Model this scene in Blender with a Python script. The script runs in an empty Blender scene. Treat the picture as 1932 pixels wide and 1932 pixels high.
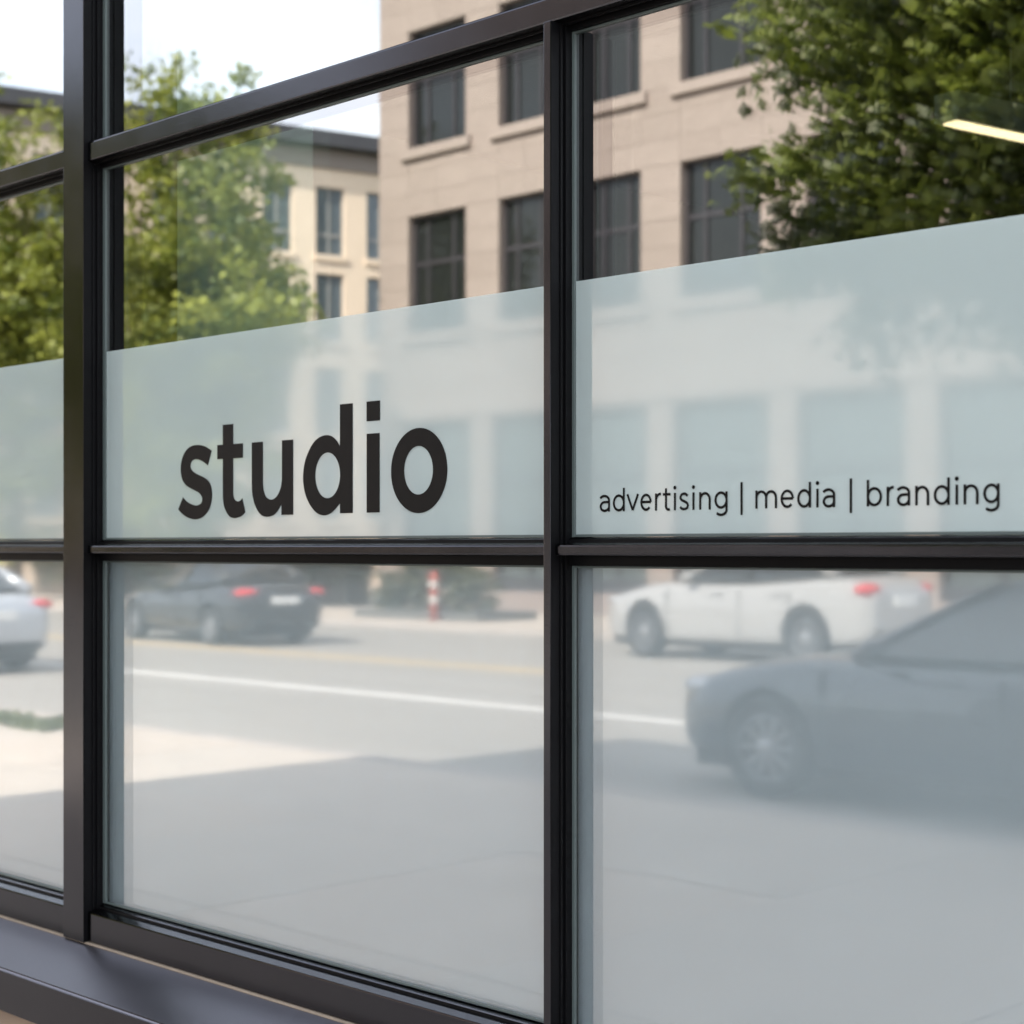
import bpy, bmesh, math, random
import numpy as np
from mathutils import Vector, Matrix
R = math.radians
random.seed(7)
SC = bpy.context.scene
COL = SC.collection

# ------------------------------------------------------------------ camera, world, sun, exposure
cd = bpy.data.cameras.new('camera')
cam = bpy.data.objects.new('camera', cd); COL.objects.link(cam)
cam.location = (0.0, -2.07, 1.65)
cam.rotation_euler = (R(90), 0, R(45))
cd.sensor_width = 36.0
cd.lens = 60.1
cd.shift_y = 67 / 1932
cd.clip_start = 0.05
cd.clip_end = 3000
cd.dof.use_dof = True
cd.dof.focus_distance = 2.95
cd.dof.aperture_fstop = 4.7
SC.camera = cam

SUN_EL, SUN_AZ = 42.0, 3.0            # azimuth clockwise from +Y, behind the shop
w = bpy.data.worlds.new('World'); SC.world = w; w.use_nodes = True
nt = w.node_tree; nt.nodes.clear()
out = nt.nodes.new('ShaderNodeOutputWorld'); bg = nt.nodes.new('ShaderNodeBackground')
sky = nt.nodes.new('ShaderNodeTexSky'); sky.sky_type = 'NISHITA'; sky.sun_disc = False
sky.sun_elevation = R(SUN_EL); sky.sun_rotation = R(SUN_AZ)
sky.air_density = 1.0; sky.dust_density = 2.0
tc = nt.nodes.new('ShaderNodeTexCoord')
mp = nt.nodes.new('ShaderNodeMapping'); mp.inputs['Scale'].default_value = (1.3, 1.3, 3.2)
nz = nt.nodes.new('ShaderNodeTexNoise'); nz.inputs['Scale'].default_value = 2.3
nz.inputs['Detail'].default_value = 6; nz.inputs['Roughness'].default_value = 0.55
cr = nt.nodes.new('ShaderNodeMapRange'); cr.interpolation_type = 'SMOOTHSTEP'
cr.inputs[1].default_value = 0.33; cr.inputs[2].default_value = 0.58
cr.inputs[3].default_value = 0.62; cr.inputs[4].default_value = 0.97
mx = nt.nodes.new('ShaderNodeMix'); mx.data_type = 'RGBA'
mx.inputs[7].default_value = (4.05, 4.2, 4.55, 1)
nt.links.new(tc.outputs['Generated'], mp.inputs['Vector'])
nt.links.new(mp.outputs[0], nz.inputs['Vector'])
nt.links.new(nz.outputs['Fac'], cr.inputs[0])
nt.links.new(cr.outputs[0], mx.inputs[0])
nt.links.new(sky.outputs[0], mx.inputs[6])
nt.links.new(mx.outputs[2], bg.inputs['Color'])
bg.inputs['Strength'].default_value = 0.12
nt.links.new(bg.outputs[0], out.inputs['Surface'])

sd = bpy.data.lights.new('sun', 'SUN'); sd.energy = 2.4; sd.angle = R(0.55); sd.color = (1.0, 0.93, 0.82)
sun = bpy.data.objects.new('sun', sd); COL.objects.link(sun)
e, a = R(SUN_EL), R(SUN_AZ)
sun_dir = Vector((math.sin(a) * math.cos(e), math.cos(a) * math.cos(e), math.sin(e)))
sun.rotation_euler = (-sun_dir).to_track_quat('-Z', 'Y').to_euler()
sun.location = (-8, 20, 30)

vs = SC.view_settings
vs.view_transform = 'Standard'; vs.look = 'None'; vs.gamma = 1.0; vs.use_curve_mapping = False
vs.exposure = 2.17
SC.cycles.use_denoising = True
SC.cycles.max_bounces = 10; SC.cycles.diffuse_bounces = 3; SC.cycles.glossy_bounces = 5
SC.cycles.transparent_max_bounces = 12; SC.cycles.transmission_bounces = 6
SC.cycles.sample_clamp_indirect = 6.0
SC.cycles.blur_glossy = 0.3

# ------------------------------------------------------------------ helpers
def mat(name, col, rough=0.6, metal=0.0, spec=0.5, var=0.0, scale=3.0, bump=0.0, bscale=40.0, coat=0.0,
        rvar=0.0, stretch=None):
    m = bpy.data.materials.new(name); m.use_nodes = True
    n = m.node_tree; b = n.nodes['Principled BSDF']
    b.inputs['Base Color'].default_value = (*col, 1); b.inputs['Roughness'].default_value = rough
    b.inputs['Metallic'].default_value = metal; b.inputs['Specular IOR Level'].default_value = spec
    b.inputs['Coat Weight'].default_value = coat; b.inputs['Coat Roughness'].default_value = 0.05
    t = n.nodes.new('ShaderNodeTexCoord')
    src = t.outputs['Object']
    if stretch:
        mpn = n.nodes.new('ShaderNodeMapping'); mpn.inputs['Scale'].default_value = stretch
        n.links.new(src, mpn.inputs[0]); src = mpn.outputs[0]
    if var or rvar:
        z = n.nodes.new('ShaderNodeTexNoise'); z.inputs['Scale'].default_value = scale
        z.inputs['Detail'].default_value = 6; n.links.new(src, z.inputs['Vector'])
        if var:
            r = n.nodes.new('ShaderNodeMapRange'); r.inputs[1].default_value = 0.25; r.inputs[2].default_value = 0.75
            r.inputs[3].default_value = 1 - var; r.inputs[4].default_value = 1 + var
            n.links.new(z.outputs['Fac'], r.inputs[0])
            v = n.nodes.new('ShaderNodeVectorMath'); v.operation = 'SCALE'
            v.inputs[0].default_value = col; n.links.new(r.outputs[0], v.inputs['Scale'])
            n.links.new(v.outputs[0], b.inputs['Base Color'])
        if rvar:
            r = n.nodes.new('ShaderNodeMapRange'); r.inputs[1].default_value = 0.3; r.inputs[2].default_value = 0.7
            r.inputs[3].default_value = rough - rvar; r.inputs[4].default_value = rough + rvar
            n.links.new(z.outputs['Fac'], r.inputs[0]); n.links.new(r.outputs[0], b.inputs['Roughness'])
    if bump:
        z2 = n.nodes.new('ShaderNodeTexNoise'); z2.inputs['Scale'].default_value = bscale
        z2.inputs['Detail'].default_value = 5; n.links.new(src, z2.inputs['Vector'])
        bp = n.nodes.new('ShaderNodeBump'); bp.inputs['Strength'].default_value = bump
        bp.inputs['Distance'].default_value = 0.01
        n.links.new(z2.outputs['Fac'], bp.inputs['Height']); n.links.new(bp.outputs[0], b.inputs['Normal'])
    return m

def mirror_mat(name, base, r0, r1, rough=0.0, tint=(1, 1, 1), through=(0.86, 0.92, 0.90)):
    """coated pane: reflection grows from r0 face-on to r1 at a grazing angle; the rest is `base`:
    'clear' lets light through, a colour is a matt frosted film"""
    m = bpy.data.materials.new(name); m.use_nodes = True
    n = m.node_tree; n.nodes.clear()
    o = n.nodes.new('ShaderNodeOutputMaterial'); mixs = n.nodes.new('ShaderNodeMixShader')
    lw = n.nodes.new('ShaderNodeLayerWeight'); lw.inputs['Blend'].default_value = 0.5
    mr = n.nodes.new('ShaderNodeMapRange')
    mr.inputs[1].default_value = 0.10; mr.inputs[2].default_value = 0.60
    mr.inputs[3].default_value = r0; mr.inputs[4].default_value = r1
    n.links.new(lw.outputs['Facing'], mr.inputs[0])
    sm = n.nodes.new('ShaderNodeTexNoise'); sm.inputs['Scale'].default_value = 5.0; sm.inputs['Detail'].default_value = 8   # faint smears in the coating
    sc_ = n.nodes.new('ShaderNodeTexCoord'); n.links.new(sc_.outputs['Object'], sm.inputs['Vector'])
    sr = n.nodes.new('ShaderNodeMapRange'); sr.inputs[1].default_value = 0.3; sr.inputs[2].default_value = 0.7
    sr.inputs[3].default_value = 0.955; sr.inputs[4].default_value = 1.045
    n.links.new(sm.outputs['Fac'], sr.inputs[0])
    mu = n.nodes.new('ShaderNodeMath'); mu.operation = 'MULTIPLY'
    n.links.new(mr.outputs[0], mu.inputs[0]); n.links.new(sr.outputs[0], mu.inputs[1]); n.links.new(mu.outputs[0], mixs.inputs[0])
    g = n.nodes.new('ShaderNodeBsdfGlossy'); g.inputs['Roughness'].default_value = rough
    g.inputs['Color'].default_value = (*tint, 1)
    if base == 'clear':
        t = n.nodes.new('ShaderNodeBsdfTransparent'); t.inputs['Color'].default_value = (*through, 1)
    else:
        t = n.nodes.new('ShaderNodeBsdfDiffuse'); t.inputs['Color'].default_value = (*base, 1)
        z = n.nodes.new('ShaderNodeTexNoise'); z.inputs['Scale'].default_value = 1.3; z.inputs['Detail'].default_value = 4
        tcn = n.nodes.new('ShaderNodeTexCoord'); n.links.new(tcn.outputs['Object'], z.inputs['Vector'])
        r = n.nodes.new('ShaderNodeMapRange'); r.inputs[3].default_value = 0.95; r.inputs[4].default_value = 1.05
        n.links.new(z.outputs['Fac'], r.inputs[0])
        v = n.nodes.new('ShaderNodeVectorMath'); v.operation = 'SCALE'; v.inputs[0].default_value = base
        n.links.new(r.outputs[0], v.inputs['Scale']); n.links.new(v.outputs[0], t.inputs['Color'])
    if base != 'clear':
        tr = n.nodes.new('ShaderNodeBsdfTranslucent'); tr.inputs['Color'].default_value = (0.50, 0.54, 0.54, 1)
        ad = n.nodes.new('ShaderNodeAddShader'); n.links.new(t.outputs[0], ad.inputs[0]); n.links.new(tr.outputs[0], ad.inputs[1])
        t = ad
    n.links.new(t.outputs[0], mixs.inputs[1]); n.links.new(g.outputs[0], mixs.inputs[2])
    n.links.new(mixs.outputs[0], o.inputs['Surface'])
    return m

def leaf_mat(name, c0, c1, trans=0.35):
    m = bpy.data.materials.new(name); m.use_nodes = True
    n = m.node_tree; n.nodes.clear()
    o = n.nodes.new('ShaderNodeOutputMaterial')
    at = n.nodes.new('ShaderNodeAttribute'); at.attribute_name = 'tint'
    mixc = n.nodes.new('ShaderNodeMix'); mixc.data_type = 'RGBA'
    mixc.inputs[6].default_value = (*c0, 1); mixc.inputs[7].default_value = (*c1, 1)
    n.links.new(at.outputs['Fac'], mixc.inputs[0])
    d = n.nodes.new('ShaderNodeBsdfPrincipled'); d.inputs['Roughness'].default_value = 0.45
    t = n.nodes.new('ShaderNodeBsdfTranslucent'); s = n.nodes.new('ShaderNodeMixShader'); s.inputs[0].default_value = trans
    n.links.new(mixc.outputs[2], d.inputs['Base Color']); n.links.new(mixc.outputs[2], t.inputs['Color'])
    n.links.new(d.outputs[0], s.inputs[1]); n.links.new(t.outputs[0], s.inputs[2])
    n.links.new(s.outputs[0], o.inputs['Surface'])
    return m

def emit_mat(name, col, strength):
    m = bpy.data.materials.new(name); m.use_nodes = True
    b = m.node_tree.nodes['Principled BSDF']; b.inputs['Base Color'].default_value = (0.8, 0.8, 0.8, 1)
    b.inputs['Emission Color'].default_value = (*col, 1); b.inputs['Emission Strength'].default_value = strength
    return m

def link(name, me, m=None, parent=None, smooth=False):
    o = bpy.data.objects.new(name, me); COL.objects.link(o)
    if m is not None and not me.materials: me.materials.append(m)
    if parent is not None:
        o.parent = parent
    if smooth: me.shade_smooth()
    return o

class MB:
    """collects boxes, tubes, discs into one mesh"""
    def __init__(s): s.bm = bmesh.new()
    def box(s, x0, x1, y0, y1, z0, z1, bev=0.0):
        b2 = bmesh.new()
        M = Matrix.Translation(((x0 + x1) / 2, (y0 + y1) / 2, (z0 + z1) / 2)) @ Matrix.Diagonal((abs(x1 - x0), abs(y1 - y0), abs(z1 - z0), 1))
        bmesh.ops.create_cube(b2, size=1, matrix=M)
        if bev: bmesh.ops.bevel(b2, geom=b2.edges[:], offset=bev, segments=2, affect='EDGES', profile=0.6)
        s.add(b2); return s
    def add(s, b2):
        me = bpy.data.meshes.new('tmp'); b2.to_mesh(me); b2.free(); s.bm.from_mesh(me); bpy.data.meshes.remove(me)
    def tube(s, pts, rad, n=8, caps=True):
        rings = []
        for i, p in enumerate(pts):
            p = Vector(p); q = Vector(pts[min(i + 1, len(pts) - 1)]) - Vector(pts[max(i - 1, 0)])
            q.normalize(); u = q.orthogonal().normalized(); v = q.cross(u)
            r = rad[i] if hasattr(rad, '__len__') else rad
            rings.append([s.bm.verts.new(p + (u * math.cos(k * 2 * math.pi / n) + v * math.sin(k * 2 * math.pi / n)) * r) for k in range(n)])
        for a_, b_ in zip(rings, rings[1:]):
            # keep rings aligned
            k0 = min(range(n), key=lambda k: (a_[0].co - b_[k].co).length)
            if (a_[1].co - b_[(k0 + 1) % n].co).length > (a_[1].co - b_[(k0 - 1) % n].co).length: sg = -1
            else: sg = 1
            b_[:] = [b_[(k0 + sg * k) % n] for k in range(n)]
            for k in range(n):
                s.bm.faces.new((a_[k], a_[(k + 1) % n], b_[(k + 1) % n], b_[k]))
        if caps:
            s.bm.faces.new(rings[0]); s.bm.faces.new(rings[-1])
        return s
    def lathe(s, prof, axis='y', n=28, close=False):
        rings = []
        for (r, h) in prof:
            ring = []
            for k in range(n):
                c, sn = math.cos(k * 2 * math.pi / n), math.sin(k * 2 * math.pi / n)
                co = (r * c, h, r * sn) if axis == 'y' else (r * c, r * sn, h)
                ring.append(s.bm.verts.new(co))
            rings.append(ring)
        pairs = list(zip(rings, rings[1:]))
        if close: pairs.append((rings[-1], rings[0]))
        for a_, b_ in pairs:
            for k in range(n): s.bm.faces.new((a_[k], a_[(k + 1) % n], b_[(k + 1) % n], b_[k]))
        if not close:
            s.bm.faces.new(rings[0]); s.bm.faces.new(rings[-1])
        return s
    def poly(s, pts):
        s.bm.faces.new([s.bm.verts.new(p) for p in pts]); return s
    def ell(s, c, r, seg=12, rings=8):
        b2 = bmesh.new()
        bmesh.ops.create_uvsphere(b2, u_segments=seg, v_segments=rings, radius=1, matrix=Matrix.Translation(c) @ Matrix.Diagonal((*r, 1)))
        s.add(b2); return s
    def mesh(s, name):
        bmesh.ops.recalc_face_normals(s.bm, faces=s.bm.faces[:])
        me = bpy.data.meshes.new(name); s.bm.to_mesh(me); s.bm.free(); return me
    def build(s, name, m, parent=None, smooth=False):
        return link(name, s.mesh(name), m, parent, smooth)

def box(name, m, x0, x1, y0, y1, z0, z1, parent=None, bev=0.0):
    return MB().box(x0, x1, y0, y1, z0, z1, bev).build(name, m, parent)

def thing(name, label, cat, loc=(0, 0, 0), rz=0.0, group=None):
    o = bpy.data.objects.new(name, None); COL.objects.link(o); o.empty_display_size = 0.3
    o.location = loc; o.rotation_euler = (0, 0, rz); o['label'] = label; o['category'] = cat
    if group: o['group'] = group
    return o

def struct(o): o['kind'] = 'structure'; return o

def copy_tree(o, parent=None):
    c = o.copy(); COL.objects.link(c)
    if parent is not None: c.parent = parent
    for ch in list(o.children): copy_tree(ch, c)
    return c

# ------------------------------------------------------------------ materials
M_frame = mat('dark_anodised_metal', (0.068, 0.069, 0.079), 0.14, 1.0, 0.5, var=0.05, scale=9, rvar=0.03, bump=0.02, bscale=300)
M_recess_shade = mat('recess_shade_black', (0.0032, 0.0032, 0.0038), 0.5, spec=0.12)  # shade of the frame's recesses, put into the colour of its inner faces
M_sill = mat('dark_sill_metal', (0.150, 0.147, 0.168), 0.33, 1.0, 0.5, var=0.03, scale=5, rvar=0.02)
M_gasket = mat('grey_green_gasket', (0.085, 0.108, 0.104), 0.4)
M_blackseal = mat('black_rubber_seal', (0.008, 0.008, 0.010), 0.55)
M_glass = mirror_mat('coated_clear_glass', 'clear', 0.37, 0.45)
M_glass_low = mirror_mat('clear_glass_low_coat', 'clear', 0.18, 0.31, rough=0.030, through=(0.945, 0.958, 0.960))
M_film = mirror_mat('frosted_white_film', (0.300, 0.334, 0.328), 0.135, 0.245, rough=0.045)
M_filmlow = mirror_mat('light_frosted_film', (0.42, 0.447, 0.462), 0.01, 0.02, rough=0.2)
M_vinyl = mat('black_vinyl', (0.0062, 0.0052, 0.0048), 0.55, spec=0.15, var=0.2, scale=30)
M_wallstone = mat('tan_base_stone', (0.30, 0.22, 0.16), 0.8, var=0.15, scale=8, bump=0.3, bscale=60)
M_fac = mat('beige_limestone', (0.275, 0.224, 0.198), 0.8, var=0.07, scale=1.4, bump=0.15, bscale=30)
M_fac_b = mat('beige_limestone_pale', (0.290, 0.237, 0.210), 0.8, var=0.06, scale=1.4, bump=0.15, bscale=30)
M_fac_c = mat('beige_limestone_dark', (0.260, 0.211, 0.186), 0.8, var=0.06, scale=1.4, bump=0.15, bscale=30)
M_joint = mat('stone_joint', (0.25, 0.20, 0.18), 0.9)
M_cream = mat('cream_render', (0.82, 0.67, 0.53), 0.8, var=0.05, scale=0.6)
M_roofdark = mat('dark_roof', (0.06, 0.06, 0.07), 0.6, var=0.1)
M_band = mat('grey_roof_band', (0.26, 0.22, 0.20), 0.7, var=0.05)
M_winframe = mat('window_frame_dark', (0.032, 0.029, 0.034), 0.45, var=0.1)
M_winglass = mat('window_glass_dark', (0.016, 0.018, 0.018), 0.06, spec=0.45, rvar=0.03, scale=0.8, bump=0.35, bscale=0.9)
M_winframe_l = mat('window_frame_grey', (0.30, 0.29, 0.28), 0.5)
M_winglass_l = mat('window_glass_grey', (0.10, 0.13, 0.15), 0.08, spec=0.9)
M_shop = mat('shopfront_dark_panel', (0.075, 0.088, 0.088), 0.35, var=0.2, scale=0.5)
M_road = mat('worn_asphalt', (0.255, 0.236, 0.212), 0.85, var=0.15, scale=1.2, stretch=(0.07, 1.0, 1.0), bump=0.25, bscale=60)
M_walk = mat('pale_concrete', (0.44, 0.385, 0.33), 0.85, var=0.07, scale=1.6, bump=0.2, bscale=50)
M_walk2 = mat('pale_concrete_warm', (0.45, 0.385, 0.325), 0.85, var=0.08, scale=1.3, bump=0.2, bscale=50)
M_walkjoint = mat('concrete_joint', (0.24, 0.21, 0.19), 0.9)
M_kerb = mat('kerb_concrete', (0.36, 0.32, 0.29), 0.85, var=0.1)
M_white = mat('white_road_paint', (0.60, 0.58, 0.55), 0.7, var=0.12, scale=4)
M_yellow = mat('yellow_road_paint', (0.50, 0.36, 0.17), 0.7, var=0.25, scale=4)
M_ground = mat('grassy_ground', (0.08, 0.10, 0.04), 0.9, var=0.2, scale=0.2)
M_bark = mat('bark', (0.10, 0.075, 0.055), 0.9, var=0.25, scale=6, bump=0.6, bscale=25)
M_leaf_far = leaf_mat('leaf_yellow_green', (0.07, 0.10, 0.016), (0.33, 0.35, 0.06), 0.38)
M_leaf_near = leaf_mat('leaf_deep_green', (0.028, 0.042, 0.007), (0.20, 0.24, 0.035), 0.35)
M_hedge = leaf_mat('leaf_hedge', (0.03, 0.04, 0.01), (0.10, 0.10, 0.03), 0.2)
M_grass = leaf_mat('grass_blade', (0.06, 0.085, 0.025), (0.15, 0.17, 0.06), 0.3)

# ------------------------------------------------------------------ ground, road, pavements   (street lies at -y, in front of the shop)
GZ = 0.10                                   # pavement level, road is z = 0
struct(box('ground', M_ground, -900, 900, -900, 300, -0.6, -0.05))
struct(box('road', M_road, -160, 80, -20.8, -6.22, -0.05, 0.0))
side = struct(MB().box(-160, 80, -6.02, -0.19, -0.05, GZ - 0.018).build('near_pavement', M_walkjoint))
random.seed(3)
slab_me = {}
sw, sl = 1.90, 1.62
for r_ in range(3):
    y1 = -0.30 - r_ * sw
    for c_ in range(-16, 4):
        x0 = c_ * sl + 0.35
        if r_ not in slab_me:
            slab_me[r_] = MB().box(0.004, sl - 0.004, -sw + 0.004, -0.004, -0.06, 0, 0.004).mesh('paving_slab')
        o = link('paving_slab', slab_me[r_] if True else None, M_walk, side)
        o.location = (x0, y1, GZ + random.uniform(-0.0015, 0.0015))
        if random.random() < 0.4:
            o.material_slots[0].link = 'OBJECT'; o.material_slots[0].material = M_walk2
MB().box(-160, -16 * sl + 0.34, -6.0, -0.3, GZ - 0.01, GZ).box(4 * sl + 0.36, 80, -6.0, -0.3, GZ - 0.01, GZ).build('pavement_sheet', M_walk, side)
kerb = struct(MB().box(-160, -30.01, -6.22, -6.02, -0.05, GZ + 0.004, 0.012).box(6.0, 80, -6.22, -6.02, -0.05, GZ + 0.004, 0.012).build('near_kerb', M_kerb))
kme = MB().box(0.004, 1.796, -0.1, 0.1, -0.05, GZ + 0.004, 0.012).mesh('kerb_stone')
for k in range(20):
    o = link('kerb_stone', kme, M_kerb, kerb); o.location = (-30 + 1.8 * k, -6.12, random.uniform(-0.002, 0.002))
fp = struct(box('far_pavement', M_walk2, -160, 80, -45.0, -21.0, -0.05, GZ))
struct(box('far_kerb', M_kerb, -160, 80, -21.0, -20.8, -0.05, GZ + 0.004, bev=0.012))
struct(box('parking_line', M_white, -160, 80, -10.56, -10.30, 0.002, 0.004))
struct(box('lane_line', M_yellow, -160, -15.6, -14.20, -14.02, 0.002, 0.004))
struct(box('lane_line', M_yellow, -160, -15.6, -14.52, -14.34, 0.002, 0.004))

# ------------------------------------------------------------------ the shop building with its glazed front (plane y = 0)
shop = thing('shop_building', 'dark metal framed shop front with frosted panes and black lettering above a tan stone base', 'shop building', (-3.4, 0, 0.1))
def sp(o):                                   # parts are written in world coordinates
    if o.parent == shop: o.matrix_parent_inverse = Matrix.Translation((3.4, 0, -0.1))
    return o
X0, X1 = -9.29, 2.40
HB = 8.1
def pbox(name, m, *b, bev=0.0, parent=None): return sp(box(name, m, *b, parent=parent or shop, bev=bev))
pbox('base_wall', M_wallstone, -9.30, 6.0, -0.175, 0.30, GZ - 0.05, 0.64)
pbox('upper_wall', M_wallstone, -9.30, 6.0, -0.10, 0.30, 3.72, HB)
pbox('corner_pier', M_wallstone, -9.30, -7.935, -0.10, 0.30, 0.64, 3.72)
pbox('corner_pier', M_wallstone, 2.46, 6.0, -0.10, 0.30, 0.64, 3.72)
pbox('side_wall', M_wallstone, -9.30, -9.0, 0.30, 14.0, GZ, HB)
pbox('side_wall', M_wallstone, 5.7, 6.0, 0.30, 14.0, GZ, HB)
pbox('back_wall', M_wallstone, -9.0, 5.7, 13.7, 14.0, GZ, HB)
pbox('roof', M_roofdark, -9.0, 5.7, 0.30, 13.7, HB - 0.5, HB - 0.2)
# interior
M_int = mat('interior_grey_paint', (0.055, 0.052, 0.05), 0.8, var=0.1)
M_intfloor = mat('interior_floor', (0.30, 0.27, 0.23), 0.5, var=0.1)
M_intwhite = mat('interior_pale_paint', (0.50, 0.46, 0.38), 0.8)
pbox('interior_floor', M_intfloor, -9.0, 5.7, 0.31, 13.69, 0.02, 0.12)
pbox('interior_ceiling', M_int, -9.0, 5.7, 0.31, 9.0, 3.22, 3.4)
pbox('interior_back_wall', M_int, -9.0, 5.7, 9.0, 9.15, 0.13, 4.0)
pbox('partition_wall', M_intwhite, -5.1, -4.94, 1.42, 8.99, 0.13, 3.215, bev=0.004)
M_blind = mat('pale_blind_fabric', (0.80, 0.88, 0.78), 0.85, var=0.04, scale=2.0)
bl = thing('roller_blind', 'pale green roller blind hanging behind the left part of the clear pane', 'blind', (-3.19, 0.25, 0.9))
MB().box(-0.258, 0.258, -0.001, 0.001, 0.0, 2.26).build('fabric', M_blind, bl)
MB().box(-0.262, 0.262, -0.009, 0.009, -0.028, -0.0005, 0.003).build('bottom_bar', M_winframe_l, bl)
MB().tube([(-0.265, 0, 2.285), (0.265, 0, 2.285)], 0.024, 12).build('roller', M_winframe_l, bl)

# sill flashing (sloped), fascia lip, sealant line
mb = MB(); pts = [(-0.03, 0.775), (-0.202, 0.722), (-0.204, 0.631), (-0.178, 0.631), (-0.178, 0.700), (-0.03, 0.745)]
va = [mb.bm.verts.new((-7.93, y, z)) for y, z in pts]; vb = [mb.bm.verts.new((2.46, y, z)) for y, z in pts]
for i in range(6): mb.bm.faces.new((va[i], va[(i + 1) % 6], vb[(i + 1) % 6], vb[i]))
mb.bm.faces.new(va); mb.bm.faces.new(vb)
ed = [e_ for e_ in mb.bm.edges if abs(e_.verts[0].co.y + 0.202) < 0.001 and abs(e_.verts[1].co.y + 0.202) < 0.001 and abs(e_.verts[0].co.z - 0.722) < 0.001]
bmesh.ops.bevel(mb.bm, geom=ed, offset=0.005, segments=3, affect='EDGES')
sl_ = sp(mb.build('sill', M_sill, shop)); sl_.data.materials.append(M_frame)
for f in sl_.data.polygons:
    if f.normal.y < -0.97 or f.normal.z < -0.3: f.material_index = 1  # fascia and underside in darker metal: their dimmer reflection is painted in
M_seal = mat('tan_sealant', (0.30, 0.24, 0.18), 0.7, var=0.15, scale=20)
pbox('sealant_joint', M_seal, -7.93, 2.46, -0.0515, -0.040, 0.7655, 0.7715)

def shade_recess(o, vertical):
    """everything but the outward faces (and the top faces of bars) goes near-black, with the recess shade put into the colour"""
    o.data.materials.append(M_recess_shade); zm = sum(v.co.z for v in o.data.vertices) / len(o.data.vertices)
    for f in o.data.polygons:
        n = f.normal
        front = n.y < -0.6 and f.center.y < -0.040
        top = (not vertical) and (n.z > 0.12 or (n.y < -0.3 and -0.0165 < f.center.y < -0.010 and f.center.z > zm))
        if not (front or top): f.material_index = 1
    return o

# mullions: wide and thin uprights take turns
wide = [(-7.93, -7.845), (-6.391, -6.305), (-3.448, -3.362), (-0.505, -0.419), (2.395, 2.46)]
thin = [(-4.885, -4.869), (-1.9417, -1.9255), (1.005, 1.021)]
ups = sorted([(a_, b_, 'w') for a_, b_ in wide] + [(a_, b_, 't') for a_, b_ in thin])
ZB, ZT = 0.772, 3.70
def upright(x0, x1, z0, z1, yf):
    m = MB()
    m.box(x0, x1, yf, -0.034, z0, z1, 0.0012)
    m.box(x0 - 0.0022, x1 + 0.0022, -0.0338, -0.0290, z0 + 0.001, z1 - 0.001)
    m.box(x0 + 0.001, x1 - 0.001, -0.0288, -0.0235, z0 + 0.001, z1 - 0.001)
    m.box(x0 - 0.0042, x1 + 0.0042, -0.0233, -0.0045, z0 + 0.001, z1 - 0.001, 0.0008)
    m.box(x0 - 0.002, x1 + 0.002, -0.0044, 0.10, z0 + 0.001, z1 - 0.001)
    return m
for (a_, b_, k) in ups:
    if k == 'w':
        sp(upright(a_, b_, ZB - 0.001, ZT, -0.056).build('mullion', M_frame, shop)); shade_recess(COL.objects[-1], True)
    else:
        sp(upright(a_, b_, 0.838, 2.5095, -0.0555).build('mullion', M_frame, shop)); shade_recess(COL.objects[-1], True)
        sp(upright(a_, b_, 2.5535, ZT, -0.0555).build('mullion', M_frame, shop)); shade_recess(COL.objects[-1], True)

def prism(m, x0, x1, prof):
    """a bar of the given (y, z) section"""
    va = [m.bm.verts.new((x0, y, z)) for y, z in prof]; vb = [m.bm.verts.new((x1, y, z)) for y, z in prof]
    n = len(prof)
    for i in range(n): m.bm.faces.new((va[i], va[(i + 1) % n], vb[(i + 1) % n], vb[i]))
    m.bm.faces.new(va); m.bm.faces.new(vb)
def rail(x0, x1, zf0, zf1, bead_lo, bead_hi, yf=-0.046):
    """a horizontal bar: proud fin, then a set-back bead on each side (None where there is none)"""
    m = MB()
    m.box(x0, x1, yf, -0.030, zf0, zf1, 0.0034)
    m.box(x0, x1, -0.0298, 0.10, zf0 + 0.001, zf1 - 0.001)
    if bead_hi:
        prism(m, x0, x1, [(-0.0455, zf1 + 0.0002), (-0.0300, zf1 + 0.0030), (-0.0170, zf1 + 0.0032), (-0.0165, bead_hi - 0.0035), (-0.0150, bead_hi - 0.0022), (0.0, bead_hi), (0.0, zf1 + 0.0002)])
    if bead_lo:
        m.box(x0, x1, -0.0155, 0.0, bead_lo, zf0, 0.001)
    return m
# bays
bays = []
for (a_, b_) in zip(ups, ups[1:]):
    bays.append((a_[1], b_[0], a_[2], b_[2]))
for (x0, x1, k0, k1) in bays:
    sp(rail(x0 + 0.0005, x1 - 0.0005, 1.6370, 1.6545, 1.6200, 1.6670).build('transom', M_frame, shop)); shade_recess(COL.objects[-1], False)
for (a_, b_) in zip(wide, wide[1:]):
    x0, x1 = a_[1] + 0.0005, b_[0] - 0.0005
    m = rail(x0, x1, 2.5105, 2.5520, 2.4990, 2.5640)
    m.box(x0, x1, -0.0290, -0.0240, 2.5060, 2.5104)
    sp(m.build('transom', M_frame, shop)); shade_recess(COL.objects[-1], False)
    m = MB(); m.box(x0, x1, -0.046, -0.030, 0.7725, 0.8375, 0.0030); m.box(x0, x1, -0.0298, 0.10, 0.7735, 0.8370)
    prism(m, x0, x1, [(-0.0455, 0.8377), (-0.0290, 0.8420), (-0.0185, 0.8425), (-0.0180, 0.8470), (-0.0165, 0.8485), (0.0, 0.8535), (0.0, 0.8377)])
    sp(m.build('bottom_rail', M_frame, shop)); shade_recess(COL.objects[-1], False)
    m = MB(); m.box(x0, x1, -0.046, 0.10, 3.63, 3.70, 0.0016)
    sp(m.build('head_rail', M_frame, shop))

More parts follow.
